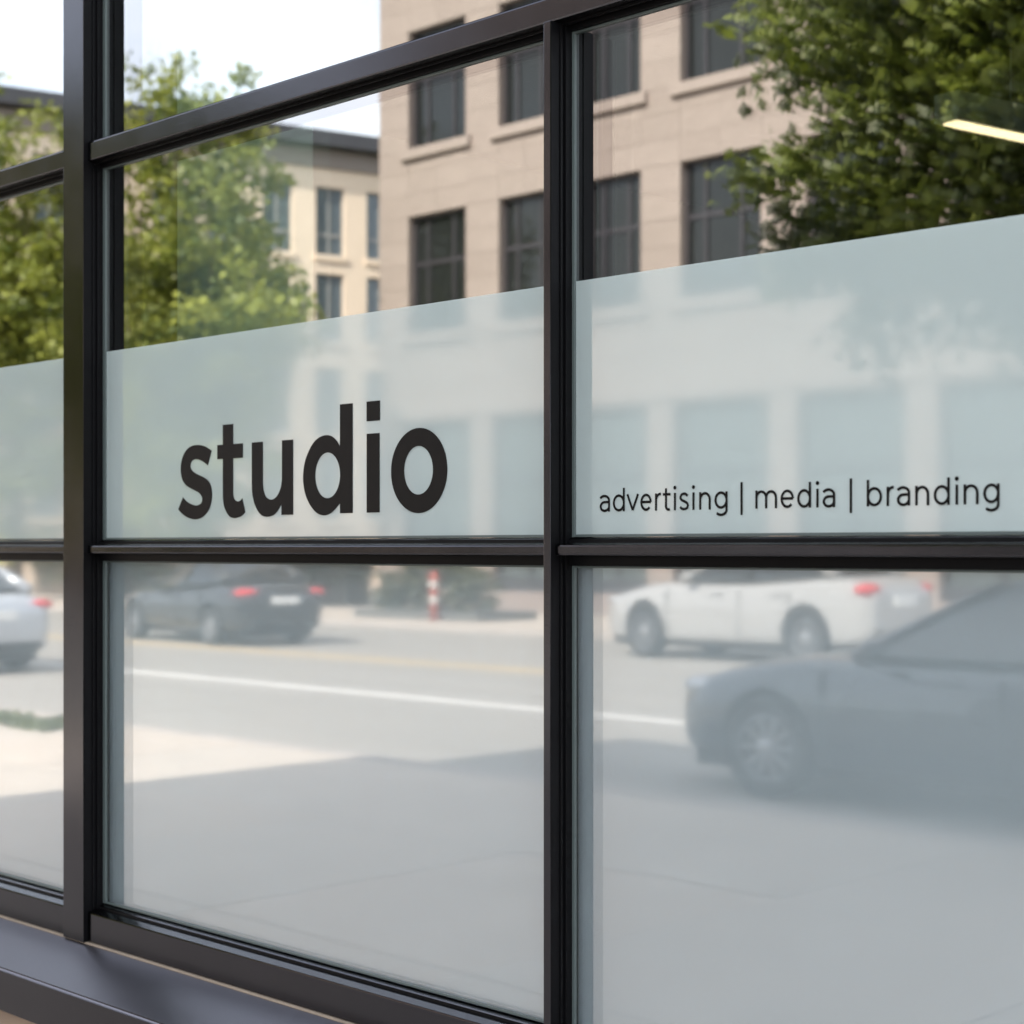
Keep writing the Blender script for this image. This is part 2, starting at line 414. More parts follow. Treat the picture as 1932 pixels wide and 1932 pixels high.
# panes, gaskets, films
rows = [('low', 0.8535, 1.6200), ('mid', 1.6670, 2.4990), ('top', 2.5640, 3.6300)]
film_top = 2.0880
panes = {}
for bi, (x0, x1, k0, k1) in enumerate(bays):
    for (rn, z0, z1) in rows:
        g = pbox('glass_pane', M_glass_low if rn == 'low' else M_glass, x0 - 0.006, x1 + 0.006, -0.0035, 0.0085 if rn == 'low' else 0.0205, z0 - 0.009, z1 + 0.009)
        panes[(bi, rn)] = g
        gm = MB()
        wgl = 0.010 if k0 == 't' else 0.014
        gm.box(x0 + 0.0005, x0 + wgl, -0.0090, -0.0037, z0, z1, 0.0006)
        gm.box(x1 - 0.012, x1 - 0.0005, -0.0090, -0.0037, z0, z1, 0.0006)
        gm.box(x0 + wgl, x1 - 0.012, -0.0086, -0.0037, z0 + 0.0002, z0 + 0.0045, 0.0006)
        gm.box(x0 + wgl, x1 - 0.012, -0.0086, -0.0037, z1 - 0.0035, z1 - 0.0002, 0.0006)
        sp(gm.build('gasket', M_gasket, g))
        zz = {'low': (z0, z1), 'mid': (z0, film_top), 'top': None}[rn]
        if zz:
            if rn == 'mid': pbox('frosted_film', M_film, x0 + 0.010, x1 - 0.010, -0.0051, -0.0043, zz[0] + 0.0005, zz[1], parent=g)
            else: pbox('frosted_film', M_filmlow, x0 + 0.002, x1 - 0.002, 0.0089, 0.0097, zz[0] - 0.004, zz[1] + 0.004, parent=g)

# ------------------------------------------------------------------ lettering (cut black vinyl on the frosted film)
WSC = Matrix.Translation((0, 0, 1.65)) @ Matrix.Diagonal((0.99725, 1, 0.99725, 1)) @ Matrix.Translation((0, 0, -1.65))   # lettering stands 6 mm proud of the frame's datum
def curve_letter(name, polys, parent, y=-0.0057):
    cu = bpy.data.curves.new(name, 'CURVE'); cu.dimensions = '2D'; cu.fill_mode = 'BOTH'; cu.extrude = 0.0002
    for p in polys:
        s = cu.splines.new('POLY'); s.points.add(len(p) - 1)
        for q, pt in zip(s.points, p): q.co = (pt[0], pt[1], 0, 1)
        s.use_cyclic_u = True
    o = bpy.data.objects.new(name, cu); COL.objects.link(o)
    dg = bpy.context.evaluated_depsgraph_get()
    me = bpy.data.meshes.new_from_object(o.evaluated_get(dg), depsgraph=dg)
    bpy.data.objects.remove(o); bpy.data.curves.remove(cu)
    me.transform(Matrix.Rotation(R(90), 4, 'X')); me.transform(Matrix.Translation((0, y, 0)))
    me.materials.clear(); me.transform(WSC)
    ob = link(name, me, M_vinyl, parent); sp(ob); return ob

def smooth_poly(pts, corners):
    """Catmull-Rom through pts, sharp at the given indices"""
    n = len(pts); outp = []
    for i in range(n):
        p1, p2 = pts[i], pts[(i + 1) % n]
        p0 = p1 if i in corners else pts[i - 1]
        p3 = p2 if (i + 1) % n in corners else pts[(i + 2) % n]
        for t in (0, .25, .5, .75):
            t2, t3 = t * t, t * t * t
            outp.append(tuple(0.5 * (2 * b + (c - a_) * t + (2 * a_ - 5 * b + 4 * c - d) * t2 + (-a_ + 3 * b - 3 * c + d) * t3)
                              for a_, b, c, d in zip(p0, p1, p2, p3)))
    return outp
def ell(cx, cz, rx, rz, n=64):
    return [(cx + rx * math.cos(k * 2 * math.pi / n), cz + rz * math.sin(k * 2 * math.pi / n)) for k in range(n)]
S = [(-2.9523, 1.851), (-2.9674, 1.858), (-2.984, 1.8631), (-3.0035, 1.8652), (-3.0231, 1.8641), (-3.0401, 1.8586), (-3.0529, 1.8485), (-3.0614, 1.835), (-3.0652, 1.8188), (-3.0634, 1.8041), (-3.0572, 1.7917), (-3.0472, 1.7828), (-3.033, 1.7764), (-3.0147, 1.7706), (-2.9993, 1.7651), (-2.9896, 1.7584), (-2.986, 1.7511), (-2.9896, 1.7432), (-2.9993, 1.7393), (-3.0105, 1.7384), (-3.026, 1.7414), (-3.0401, 1.7465), (-3.05, 1.7519), (-3.0566, 1.7569), (-3.0743, 1.7312), (-3.0614, 1.7225), (-3.0444, 1.7149), (-3.026, 1.7106), (-3.0105, 1.7092), (-2.9923, 1.7115), (-2.9757, 1.7181), (-2.9633, 1.7275), (-2.9551, 1.7401), (-2.951, 1.7544), (-2.9518, 1.7688), (-2.9564, 1.7809), (-2.9661, 1.7899), (-2.9785, 1.7959), (-2.9951, 1.8012), (-3.0119, 1.8066), (-3.0231, 1.8126), (-3.0288, 1.82), (-3.0274, 1.8273), (-3.0203, 1.8335), (-3.0077, 1.8355), (-2.9951, 1.8337), (-2.9812, 1.8289), (-2.9661, 1.8212)]
T = [(-2.9129, 1.9028), (-2.8768, 1.9028), (-2.8768, 1.8619), (-2.8435, 1.8619), (-2.8435, 1.8326), (-2.8768, 1.8326), (-2.8768, 1.7607), (-2.8755, 1.7544), (-2.8715, 1.7481), (-2.8622, 1.744), (-2.853, 1.7453), (-2.8451, 1.7499), (-2.8352, 1.7216), (-2.8464, 1.7147), (-2.8596, 1.7113), (-2.8728, 1.7101), (-2.8874, 1.7129), (-2.8995, 1.7218), (-2.9089, 1.7361), (-2.9127, 1.752), (-2.9129, 1.8326), (-2.9324, 1.8326), (-2.9324, 1.8619), (-2.9129, 1.8619)]
U = [(-2.8133, 1.862), (-2.7761, 1.862), (-2.7761, 1.78), (-2.774, 1.7661), (-2.7677, 1.7537), (-2.7588, 1.7477), (-2.7487, 1.7456), (-2.7374, 1.7477), (-2.7261, 1.7558), (-2.7174, 1.7693), (-2.7137, 1.786), (-2.7137, 1.862), (-2.6779, 1.862), (-2.6779, 1.7145), (-2.7156, 1.7145), (-2.7156, 1.7359), (-2.7261, 1.7238), (-2.7386, 1.7156), (-2.7512, 1.7123), (-2.7639, 1.7114), (-2.7804, 1.7146), (-2.7945, 1.7249), (-2.8061, 1.7421), (-2.812, 1.7608), (-2.8133, 1.781)]
Dp = [(-2.5333, 1.8429), (-2.5439, 1.8547), (-2.5587, 1.8632), (-2.5762, 1.866), (-2.5963, 1.8625), (-2.6141, 1.853), (-2.6294, 1.8361), (-2.641, 1.8158), (-2.6464, 1.7900), (-2.6436, 1.7662), (-2.6345, 1.7452), (-2.6192, 1.7274), (-2.6014, 1.7157), (-2.5812, 1.7117), (-2.5637, 1.7147), (-2.5488, 1.7223), (-2.5333, 1.734), (-2.5333, 1.7152), (-2.4955, 1.7152), (-2.4955, 1.9225), (-2.5333, 1.9225)]
bayB = [i for i, b_ in enumerate(bays) if abs(b_[0] + 3.362) < 1e-3][0]
PB, PC = panes[(bayB, 'mid')], panes[(bayB + 1, 'mid')]
curve_letter('letter', [smooth_poly(S, {0, 23, 24, 47})], PB)
curve_letter('letter', [smooth_poly(T, {0, 1, 2, 3, 4, 5, 6, 11, 12, 19, 20, 21, 22, 23})], PB)
curve_letter('letter', [smooth_poly(U, {0, 1, 2, 10, 11, 12, 13, 14, 15, 24})], PB)
curve_letter('letter', [smooth_poly(Dp, {0, 16, 17, 18, 19, 20}), ell(-2.5706, 1.7885, 0.0378, 0.0438)], PB)
curve_letter('letter', [[(-2.4545, 1.8627), (-2.4175, 1.8627), (-2.4175, 1.7152), (-2.4545, 1.7152)],
                          [(-2.4549, 1.923), (-2.4165, 1.923), (-2.4165, 1.886), (-2.4549, 1.886)]], PB)
curve_letter('letter', [ell(-2.3090, 1.7895, 0.0762, 0.0772), ell(-2.3097, 1.7900, 0.0390, 0.0440)], PB)

# tagline: monoline strokes
SWH = 0.00208
def arc(cx, cz, rx, rz, a0, a1, n=20):
    return [(cx + rx * math.cos(R(a0 + (a1 - a0) * k / n)), cz + rz * math.sin(R(a0 + (a1 - a0) * k / n))) for k in range(n + 1)]
def stroke_letter(name, strokes, parent):
    bm = bmesh.new()
    for si, st in enumerate(strokes):
        y = -0.0058 - 0.00006 * si
        closed = (abs(st[0][0] - st[-1][0]) + abs(st[0][1] - st[-1][1])) < 1e-6 and len(st) > 3
        L, Rr = [], []
        for i, p in enumerate(st):
            if closed:
                q0, q1 = st[i - 1 if i else -2], st[i + 1 if i < len(st) - 1 else 1]
            else:
                q0, q1 = st[max(i - 1, 0)], st[min(i + 1, len(st) - 1)]
            dx, dz = q1[0] - q0[0], q1[1] - q0[1]; l = math.hypot(dx, dz); nx, nz_ = -dz / l, dx / l
            L.append(bm.verts.new((p[0] + nx * SWH, y, p[1] + nz_ * SWH))); Rr.append(bm.verts.new((p[0] - nx * SWH, y, p[1] - nz_ * SWH)))
        for i in range(len(st) - 1): bm.faces.new((L[i], L[i + 1], Rr[i + 1], Rr[i]))
    bmesh.ops.recalc_face_normals(bm, faces=bm.faces[:])
    for f in bm.faces:
        if f.normal.y > 0: f.normal_flip()
    r = bmesh.ops.extrude_face_region(bm, geom=bm.faces[:])
    bmesh.ops.translate(bm, verts=[v for v in r['geom'] if isinstance(v, bmesh.types.BMVert)], vec=(0, 0.00005, 0))
    bmesh.ops.recalc_face_normals(bm, faces=bm.faces[:])
    me = bpy.data.meshes.new(name); bm.to_mesh(me); bm.free(); me.transform(WSC)
    ob = link(name, me, M_vinyl, parent); sp(ob); return ob
BL, XH, AS, DS = 1.7082, 0.0272, 0.0376, -0.0095
s_ = SWH
def dot(x, z, r=0.0023):
    # a small disc drawn as a thick closed ring
    return [(x + r * 0.45 * math.cos(R(k * 20)), z + r * 0.45 * math.sin(R(k * 20))) for k in range(19)]
def G(ch, x0, x1):
    xa, xb = x0 + s_, x1 - s_; w_ = xb - xa; cx = (xa + xb) / 2; b = BL; h = XH; top = b + h - s_; bot = b + s_ * 0.9
    mz = b + h / 2; rz = h / 2 - s_ * 0.9
    if ch == 'a':
        return [arc(cx - 0.001, top - 0.0072, w_ / 2 + 0.001, 0.0075, 150, 0) + [(xb, b)],
                [(xb, b + 0.0155), (cx, b + 0.0155)] + arc(cx, b + 0.0084, w_ / 2, 0.0071, 90, 270) + arc(cx - 0.001, b + 0.0084 , w_ / 2 + 0.001, 0.0071, 272, 358, 10)]
    if ch == 'd': return [arc(cx, mz, w_ / 2, rz, 0, 360, 40), [(xb, b), (xb, b + AS)]]
    if ch == 'b': return [arc(cx, mz, w_ / 2, rz, 0, 360, 40), [(xa, b), (xa, b + AS)]]
    if ch == 'g': return [arc(cx, mz + 0.0006, w_ / 2, rz - 0.0004, 0, 360, 40), [(xb, b + h)] + [(xb, b + 0.002)] + arc(cx, b - 0.0005, w_ / 2, 0.0078, 0, -140, 18)]
    if ch == 'v': return [[(x0 + 0.0012, b + h), (cx, b + 0.0016)], [(cx, b + 0.0016), (x1 - 0.0012, b + h)]]
    if ch == 'e': return [[(xa, mz + 0.0005), (xb, mz + 0.0005)], arc(cx, mz, w_ / 2, rz, 2, 318, 34)]
    if ch == 'r': return [[(xa, b), (xa, b + h)], arc(xb - 0.0005, b + h - 0.0115, w_ - 0.0005, 0.0105, 178, 82, 12)]
    if ch == 't': return [[(xa + w_ * 0.36, b + h + 0.0075)] + [(xa + w_ * 0.36, b + 0.007)] + arc(xa + w_ * 0.36 + 0.0052, b + 0.0066, 0.0052, 0.0052, 180, 300, 12), [(x0, b + h - s_ * 0.9), (x1, b + h - s_ * 0.9)]]
    if ch == 'i': return [[(cx, b), (cx, b + h)], dot(cx, b + h + 0.0082)]
    if ch == 'n': return [[(xa, b), (xa, b + h)], arc(cx, top - 0.0095, w_ / 2, 0.0096, 175, 0, 18) + [(xb, b)]]
    if ch == 'm':
        q = w_ / 4
        return [[(xa, b), (xa, b + h)], arc(xa + q, top - 0.0090, q, 0.0091, 175, 0, 16) + [(xa + 2 * q, b)],
                arc(xa + 3 * q, top - 0.0090, q, 0.0091, 175, 0, 16) + [(xb, b)]]
    if ch == 's':
        P = [(xb - 0.0003, b + h - 0.0052), (cx + 0.003, b + h - 0.0022), (cx, b + h - 0.0017), (cx - 0.0045, b + h - 0.0028), (xa + 0.0003, b + h - 0.0072),
             (xa + 0.0022, b + h - 0.0110), (cx, b + h / 2 + 0.0002), (xb - 0.0018, b + 0.0108), (xb, b + 0.0070), (xb - 0.0022, b + 0.0029), (cx, b + 0.0016), (cx - 0.0045, b + 0.0024), (xa - 0.0003, b + 0.0052)]
        o = []
        for i in range(len(P) - 1):
            p0, p1, p2, p3 = P[max(i - 1, 0)], P[i], P[i + 1], P[min(i + 2, len(P) - 1)]
            for t in (0, .33, .66):
                o.append(tuple(0.5 * (2 * b_ + (c - a_) * t + (2 * a_ - 5 * b_ + 4 * c - d) * t * t + (-a_ + 3 * b_ - 3 * c + d) * t ** 3) for a_, b_, c, d in zip(p0, p1, p2, p3)))
        return [o + [P[-1]]]
    if ch == '|': return [[(cx, b - 0.0090), (cx, b + 0.0405)]]
TAG = [('a', -1.8679, -1.8455), ('d', -1.8394, -1.8137), ('v', -1.8094, -1.7845), ('e', -1.7808, -1.7572), ('r', -1.7505, -1.7368), ('t', -1.7341, -1.7186), ('i', -1.7120, -1.7076), ('s', -1.701, -1.6818), ('i', -1.6749, -1.6705), ('n', -1.6615, -1.6388), ('g', -1.6317, -1.6063), ('|', -1.5821, -1.5777),
       ('m', -1.5542, -1.5142), ('e', -1.508, -1.4837), ('d', -1.4781, -1.4535), ('i', -1.4446, -1.4402), ('a', -1.4334, -1.4117), ('|', -1.3873, -1.3829),
       ('b', -1.3586, -1.3332), ('r', -1.326, -1.3128), ('a', -1.3092, -1.2878), ('n', -1.28, -1.2577), ('d', -1.2509, -1.2258), ('i', -1.2174, -1.2130), ('n', -1.205, -1.1822), ('g', -1.1755, -1.1511)]
for ch, x0, x1 in TAG:
    stroke_letter('divider_bar' if ch == '|' else 'letter', G(ch, x0, x1), PC)

# ------------------------------------------------------------------ lamps inside
M_lamp = emit_mat('lamp_diffuser', (1.0, 0.72, 0.41), 1.15)
M_lampbody = mat('lamp_body', (0.85, 0.88, 0.86), 0.5)
def lamp(x, y0, y1, z, label):
    t = thing('linear_lamp', label, 'ceiling lamp', (x, y0, z), R(-10), 'lamps hanging inside the shop')
    MB().box(-0.046, 0.046, 0, y1 - y0, 0.006, 0.092, 0.003).build('housing', M_lampbody, t)
    MB().box(-0.026, 0.026, 0.02, y1 - y0 - 0.02, 0.0, 0.0058).build('diffuser', M_lamp, t)
    for yy in (0.3, y1 - y0 - 0.3): MB().tube([(0, yy, 0.075), (0, yy, 3.215 - z)], 0.0015, 5).build('cable', M_lampbody, t)
lamp(-2.72, 2.5, 5.3, 2.93, 'lit linear lamp hanging inside behind the clear glass of the right pane')

# ------------------------------------------------------------------ buildings across the street
def grid_wall(m, xs0, xs1, zs0, zs1, holes, y0, y1):
    xs = sorted({xs0, xs1, *[h[0] for h in holes], *[h[1] for h in holes]})
    zs = sorted({zs0, zs1, *[h[2] for h in holes], *[h[3] for h in holes]})
    for xa, xb in zip(xs, xs[1:]):
        run = None
        for za, zb in zip(zs, zs[1:]):
            c = ((xa + xb) / 2, (za + zb) / 2)
            hole = any(h[0] < c[0] < h[1] and h[2] < c[1] < h[3] for h in holes)
            if hole:
                if run: m.box(xa, xb, y0, y1, *run); run = None
            else: run = (run[0], zb) if run else (za, zb)
        if run: m.box(xa, xb, y0, y1, *run)

# main stone building: local frame, x along the street, front face at local y = 0 looking to +y, z up
FY = -27.0
off = thing('office_building', 'beige stone office building with dark gridded windows across the street', 'office building', (-20, FY, 0.1))
ox, oz = 20.0, -0.1
wx = [(-32.83, -30.70), (-29.54, -27.76), (-26.69, -25.01), (-23.87, -21.69), (-20.55, -18.40), (-17.25, -15.10), (-13.95, -11.80)]
wz = [(7.08, 10.10), (11.81, 14.83), (16.54, 19.56)]
holes = [(a_ + ox, b_ + ox, c + oz, d + oz) for (a_, b_) in wx for (c, d) in wz]
shops = [(a_ - 0.2 + ox, b_ + 0.2 + ox, 0.5, 4.7) for (a_, b_) in wx]
LX0, LX1 = -33.97 + ox, -10.3 + ox
m = MB(); grid_wall(m, LX0, LX1, 0.0, 21.4, holes + shops, -0.5, -0.014); m.build('wall', M_joint, off)
MB().box(LX0, LX1, -16, -0.55, 0.0, 21.0).build('rear_block', M_fac, off)
m = MB(); m.box(LX0 - 0.35, LX1 + 0.35, -0.6, 0.40, 21.4, 21.75, 0.04).box(LX0 - 0.15, LX1 + 0.15, -0.6, 0.16, 21.1, 21.4, 0.03)
m.build('cornice', M_fac_b, off)
m = MB(); m.box(LX0 - 0.02, LX1 + 0.02, -0.0135, 0.06, 4.80, 5.20, 0.02); m.build('string_course', M_fac_b, off)
# stone panels
cols = [LX0]
for (a_, b_) in wx: cols += [a_ + ox, (a_ + b_) / 2 + ox, b_ + ox]
cols.append(LX1)
zrows = []
def split(z0, z1, n): return [(z0 + (z1 - z0) * k / n, z0 + (z1 - z0) * (k + 1) / n) for k in range(n)]
zl = [(5.20, wz[0][0] + oz, 3, False), (wz[0][0] + oz, wz[0][1] + oz, 5, True), (wz[0][1] + oz, wz[1][0] + oz, 3, False), (wz[1][0] + oz, wz[1][1] + oz, 5, True),
      (wz[1][1] + oz, wz[2][0] + oz, 3, False), (wz[2][0] + oz, wz[2][1] + oz, 5, True), (wz[2][1] + oz, 21.1, 3, False), (0.0, 4.8, 6, True)]
rest = MB(); pc = {}; npan = 0
random.seed(11)
for (z0, z1, n, win) in zl:
    for (za, zb) in split(z0, z1, n):
        for i, (xa, xb) in enumerate(zip(cols, cols[1:])):
            c = (xa + xb) / 2
            if any(h[0] < c < h[1] and h[2] < (za + zb) / 2 < h[3] for h in holes + shops): continue
            if win and z0 == 0.0:
                near = [h for h in shops if h[0] < xb and h[1] > xa]
                for h in near:
                    if h[0] < xa < h[1]: xa = h[1]
                    if h[0] < xb < h[1]: xb = h[0]
                if xb - xa < 0.2: continue
            if npan < 300 and xb - ox < -14.5 and 5.0 < za < 17.0:
                key = (round(xb - xa, 3), round(zb - za, 3))
                if key not in pc: pc[key] = MB().box(0.0035, key[0] - 0.0035, -0.0135, 0.0, 0.0035, key[1] - 0.0035, 0.002).mesh('stone_panel')
                o = link('stone_panel', pc[key], M_fac, off); o.location = (xa, random.uniform(-0.004, 0.004), za)
                q = random.random()
                if q < 0.45:
                    o.material_slots[0].link = 'OBJECT'; o.material_slots[0].material = M_fac_b if q < 0.25 else M_fac_c
                npan += 1
            else:
                rest.box(xa + 0.005, xb - 0.005, -0.0135, 0.0, za + 0.005, zb - 0.005)
o = rest.build('stone_cladding', M_fac, off); o['kind'] = 'stuff'
def win_dark(x0, x1, z0, z1, parent):
    wd, ht = x1 - x0, z1 - z0
    m = MB(); f = 0.09
    m.box(0, f, -0.30, -0.20, 0, ht).box(wd - f, wd, -0.30, -0.20, 0, ht).box(f, wd - f, -0.30, -0.20, 0, f).box(f, wd - f, -0.30, -0.20, ht - f, ht)
    for q in (0.25, 0.70): m.box(wd * q - 0.05, wd * q + 0.05, -0.295, -0.21, f, ht - f)
    m.box(f, wd - f, -0.29, -0.215, ht * 0.60 - 0.06, ht * 0.60 + 0.06)
    w_ = m.build('window', M_winframe, parent); w_.location = (x0, 0, z0)
    MB().box(f, wd - f, -0.28, -0.25, f, ht - f).build('pane', M_winglass, w_)
    MB().box(-0.22, wd + 0.22, -0.30, 0.13, -0.26, -0.005, 0.015).build('sill', M_fac_b, w_)
    return w_
for (a_, b_) in wx:
    for (c, d) in wz: win_dark(a_ + ox, b_ + ox, c + oz, d + oz, off)
for h in shops:
    wd, ht = h[1] - h[0], h[3] - h[2]
    m = MB(); m.box(0, 0.1, -0.3, -0.16, 0, ht).box(wd - 0.1, wd, -0.3, -0.16, 0, ht).box(0.1, wd - 0.1, -0.3, -0.16, 0, 0.3).box(0.1, wd - 0.1, -0.3, -0.16, ht - 0.1, ht).box(0.1, wd - 0.1, -0.29, -0.18, 2.6, 2.75).box(wd / 2 - 0.05, wd / 2 + 0.05, -0.29, -0.18, 0.3, 2.6)
    f_ = m.build('shop_window', M_winframe, off); f_.location = (h[0], 0, h[2])
    MB().box(0.1, wd - 0.1, -0.28, -0.25, 0.3, ht - 0.1).build('pane', M_shop, f_)

# cream building closing the view at the street's bend
far = thing('apartment_building', 'cream building with dark curved roof edge and grey framed windows behind the leafy trees', 'apartment building', (-51.2, -38.7, 0.1), 0)
# its face runs (sin14, -cos14) in plan; local +x along it, face looks to local +y
far.rotation_euler = (0, 0, R(-76))
fw = [(-25.9 + 2.15 * k, -24.72 + 2.15 * k) for k in range(21)]
fz = [(2.6, 5.2), (5.8, 8.4), (9.4, 12.0), (12.7, 15.3)]
fh = [(a_, b_, c, d) for a_, b_ in fw for c, d in fz]
m = MB(); grid_wall(m, -30, 20, 0, 16.0, fh, -0.5, 0.0); m.build('wall', M_cream, far)
MB().box(-30, 20, -14, -0.55, 0, 16.0).build('rear_block', M_cream, far)
MB().box(-30.1, 20.1, -14.2, 0.10, 16.0, 16.7).build('parapet_band', M_band, far)
MB().box(-30.5, 20.5, -14.6, 0.55, 16.75, 17.35, 0.05).build('roof', M_roofdark, far)
wd, ht = 1.18, 2.6
wm = MB().box(0, .07, -.2, -.1, 0, ht).box(wd - .07, wd, -.2, -.1, 0, ht).box(.07, wd - .07, -.2, -.1, 0, .07).box(.07, wd - .07, -.2, -.1, ht - .07, ht).box(wd / 2 - .04, wd / 2 + .04, -.19, -.11, .07, ht - .07).box(.07, wd - .07, -.185, -.115, ht * .3 - .05, ht * .3 + .05).mesh('window')
pm_ = MB().box(.07, wd - .07, -.17, -.14, .07, ht - .07).mesh('pane')
sm_ = MB().box(-.1, wd + .1, -.2, .08, -.2, -.004).mesh('sill')
for (a_, b_, c, d) in fh:
    w_ = link('window', wm, M_winframe_l, far); w_.location = (a_, 0, c)
    link('pane', pm_, M_winglass_l, w_); link('sill', sm_, M_cream, w_)

# ------------------------------------------------------------------ trees
def leaf_mesh(name, centers, spread, per, size, rng, tint_c):
    n = len(centers) * per
    C = np.repeat(np.asarray(centers), per, 0); tc_ = np.repeat(np.asarray(tint_c), per)
    sp_ = np.repeat(np.asarray(spread), per)[:, None]
    d = rng.normal(size=(n, 3)); d /= np.linalg.norm(d, axis=1)[:, None]
    P = C + d * (rng.random((n, 1)) ** 0.5) * sp_ * np.array([1, 1, 0.7])
    ax = rng.normal(size=(n, 3)); ax[:, 2] -= 0.6; ax /= np.linalg.norm(ax, axis=1)[:, None]
    up = rng.normal(size=(n, 3)); up[:, 2] += 0.8
    sd_ = np.cross(ax, up); sd_ /= np.linalg.norm(sd_, axis=1)[:, None] + 1e-9
    s = size * (0.65 + 0.7 * rng.random((n, 1)))
    nrm = np.cross(sd_, ax)
    V = np.empty((n, 4, 3)); V[:, 0] = P; V[:, 1] = P + ax * s * 0.5 + sd_ * s * 0.36 + nrm * s * 0.08
    V[:, 2] = P + ax * s; V[:, 3] = P + ax * s * 0.5 - sd_ * s * 0.36 + nrm * s * 0.08
    me = bpy.data.meshes.new(name)
    me.vertices.add(n * 4); me.vertices.foreach_set('co', V.reshape(-1).astype(np.float32))
    me.loops.add(n * 4); me.loops.foreach_set('vertex_index', np.arange(n * 4, dtype=np.int32))
    me.polygons.add(n); me.polygons.foreach_set('loop_start', np.arange(0, n * 4, 4, dtype=np.int32))
    me.polygons.foreach_set('loop_total', np.full(n, 4, np.int32))
    me.update()
    at = me.attributes.new('tint', 'FLOAT', 'FACE')
    at.data.foreach_set('value', np.clip(tc_ + rng.normal(size=n) * 0.16, 0, 1).astype(np.float32))
    return me

def tree(name, label, x, y, crown_c, crown_r, ncl, per, leaf, spread, trunk_r, lm, seed, group=None, z0=0.1, lean=0.3, boost=0.0):
    rng = np.random.default_rng(seed); rd = random.Random(seed)
    t = thing(name, label, 'tree', (x, y, z0), 0, group)
    cc, cr_ = np.array(crown_c), np.array(crown_r)
    cen = []
    while len(cen) < ncl:
        p = rng.normal(size=3); p /= np.linalg.norm(p)
        rr = rng.random() ** 0.45
        lump = 0.80 + 0.20 * math.sin(p[0] * 5 + seed) * math.cos(p[1] * 4.3 + seed * 2) + 0.16 * math.sin(p[2] * 7 + seed)
        cen.append(cc + p * rr * cr_ * min(lump, 0.97))
    cen = np.array(cen)
    tint = np.clip(0.35 + 0.25 * rng.normal(size=ncl) + boost, 0, 1)
    spr = spread * (0.6 + 0.8 * rng.random(ncl))
    cm = leaf_mesh('crown', cen, spr, per, leaf, rng, tint)
    link('crown', cm, lm, t)
    tm = MB()
    h = crown_c[2] + crown_r[2] * 0.35
    pts = [(crown_c[0] * k * k * 0.8 + rd.uniform(-.05, .05) * k, crown_c[1] * k * k * 0.8 + rd.uniform(-.05, .05) * k, h * k) for k in (0, .15, .3, .45, .6, .8, 1)]
    tm.tube(pts, [trunk_r * q for q in (1.25, 1.0, .9, .8, .6, .4, .15)], 9)
    tm.build('trunk', M_bark, t, True)
    bm_ = MB()
    for k in range(26):
        q = cen[rd.randrange(ncl)]; s0 = rd.uniform(0.3, 0.85)
        i = min(int(s0 * 6), 5); p0 = Vector(pts[i]).lerp(Vector(pts[i + 1]), s0 * 6 - i)
        q = Vector(q)
        mid = p0.lerp(q, 0.5) + Vector((rd.uniform(-.2, .2), rd.uniform(-.2, .2), 0.1)) * (crown_r[0] * 0.3)
        bm_.tube([p0, p0.lerp(mid, 0.5), mid, q], [trunk_r * 0.32, trunk_r * 0.25, trunk_r * 0.17, trunk_r * 0.05], 5)
    bm_.build('branches', M_bark, t, True)
    return t
tree('street_tree', 'leafy green street tree overhanging the pavement by the parked dark car', -3.5, -5.60, (-0.12, -0.65, 4.05), (2.80, 1.75, 2.3), 1350, 70, 0.075, 0.26, 0.12, M_leaf_near, 5, boost=0.08)
tree('street_tree', 'yellow green leafy tree in front of the cream building nearest the stone building', -36.1, -22.6, (0, 0, 7.6), (4.0, 3.3, 6.9), 380, 60, 0.21, 0.62, 0.20, M_leaf_far, 8, 'leafy trees along the far pavement', boost=0.12)
tree('street_tree', 'yellow green leafy tree at the left edge before the cream building', -46.0, -23.2, (0, 0, 8.4), (4.0, 3.5, 7.8), 350, 60, 0.22, 0.66, 0.22, M_leaf_far, 21, 'leafy trees along the far pavement', boost=0.16)
tree('street_tree', 'shorter leafy tree standing between the two tall leafy trees', -40.9, -25.5, (0, 0, 5.4), (3.0, 2.8, 4.4), 240, 60, 0.21, 0.6, 0.18, M_leaf_far, 33, 'leafy trees along the far pavement')

def hedge(label, x0, x1, y0, y1, h, n, seed):
    rng = np.random.default_rng(seed)
    t = thing('hedge', label, 'hedge', ((x0 + x1) / 2, (y0 + y1) / 2, 0.1))
    hx, hy = (x1 - x0) / 2, (y1 - y0) / 2
    cen = np.stack([rng.uniform(-hx, hx, n), rng.uniform(-hy, hy, n), h * (0.15 + 0.8 * rng.random(n) ** 0.6)], 1)
    link('foliage', leaf_mesh('foliage', cen, np.full(n, 0.35), 40, 0.13, rng, np.clip(0.3 + 0.2 * rng.normal(size=n), 0, 1)), M_hedge, t)
    MB().box(-hx * .97, hx * .97, -hy * .6, hy * .6, 0, h * 0.75).build('stems', M_bark, t)
hedge('clipped dark hedge behind the black sedan by the cream building', -52, -35.2, -28.2, -26.8, 1.7, 420, 4)

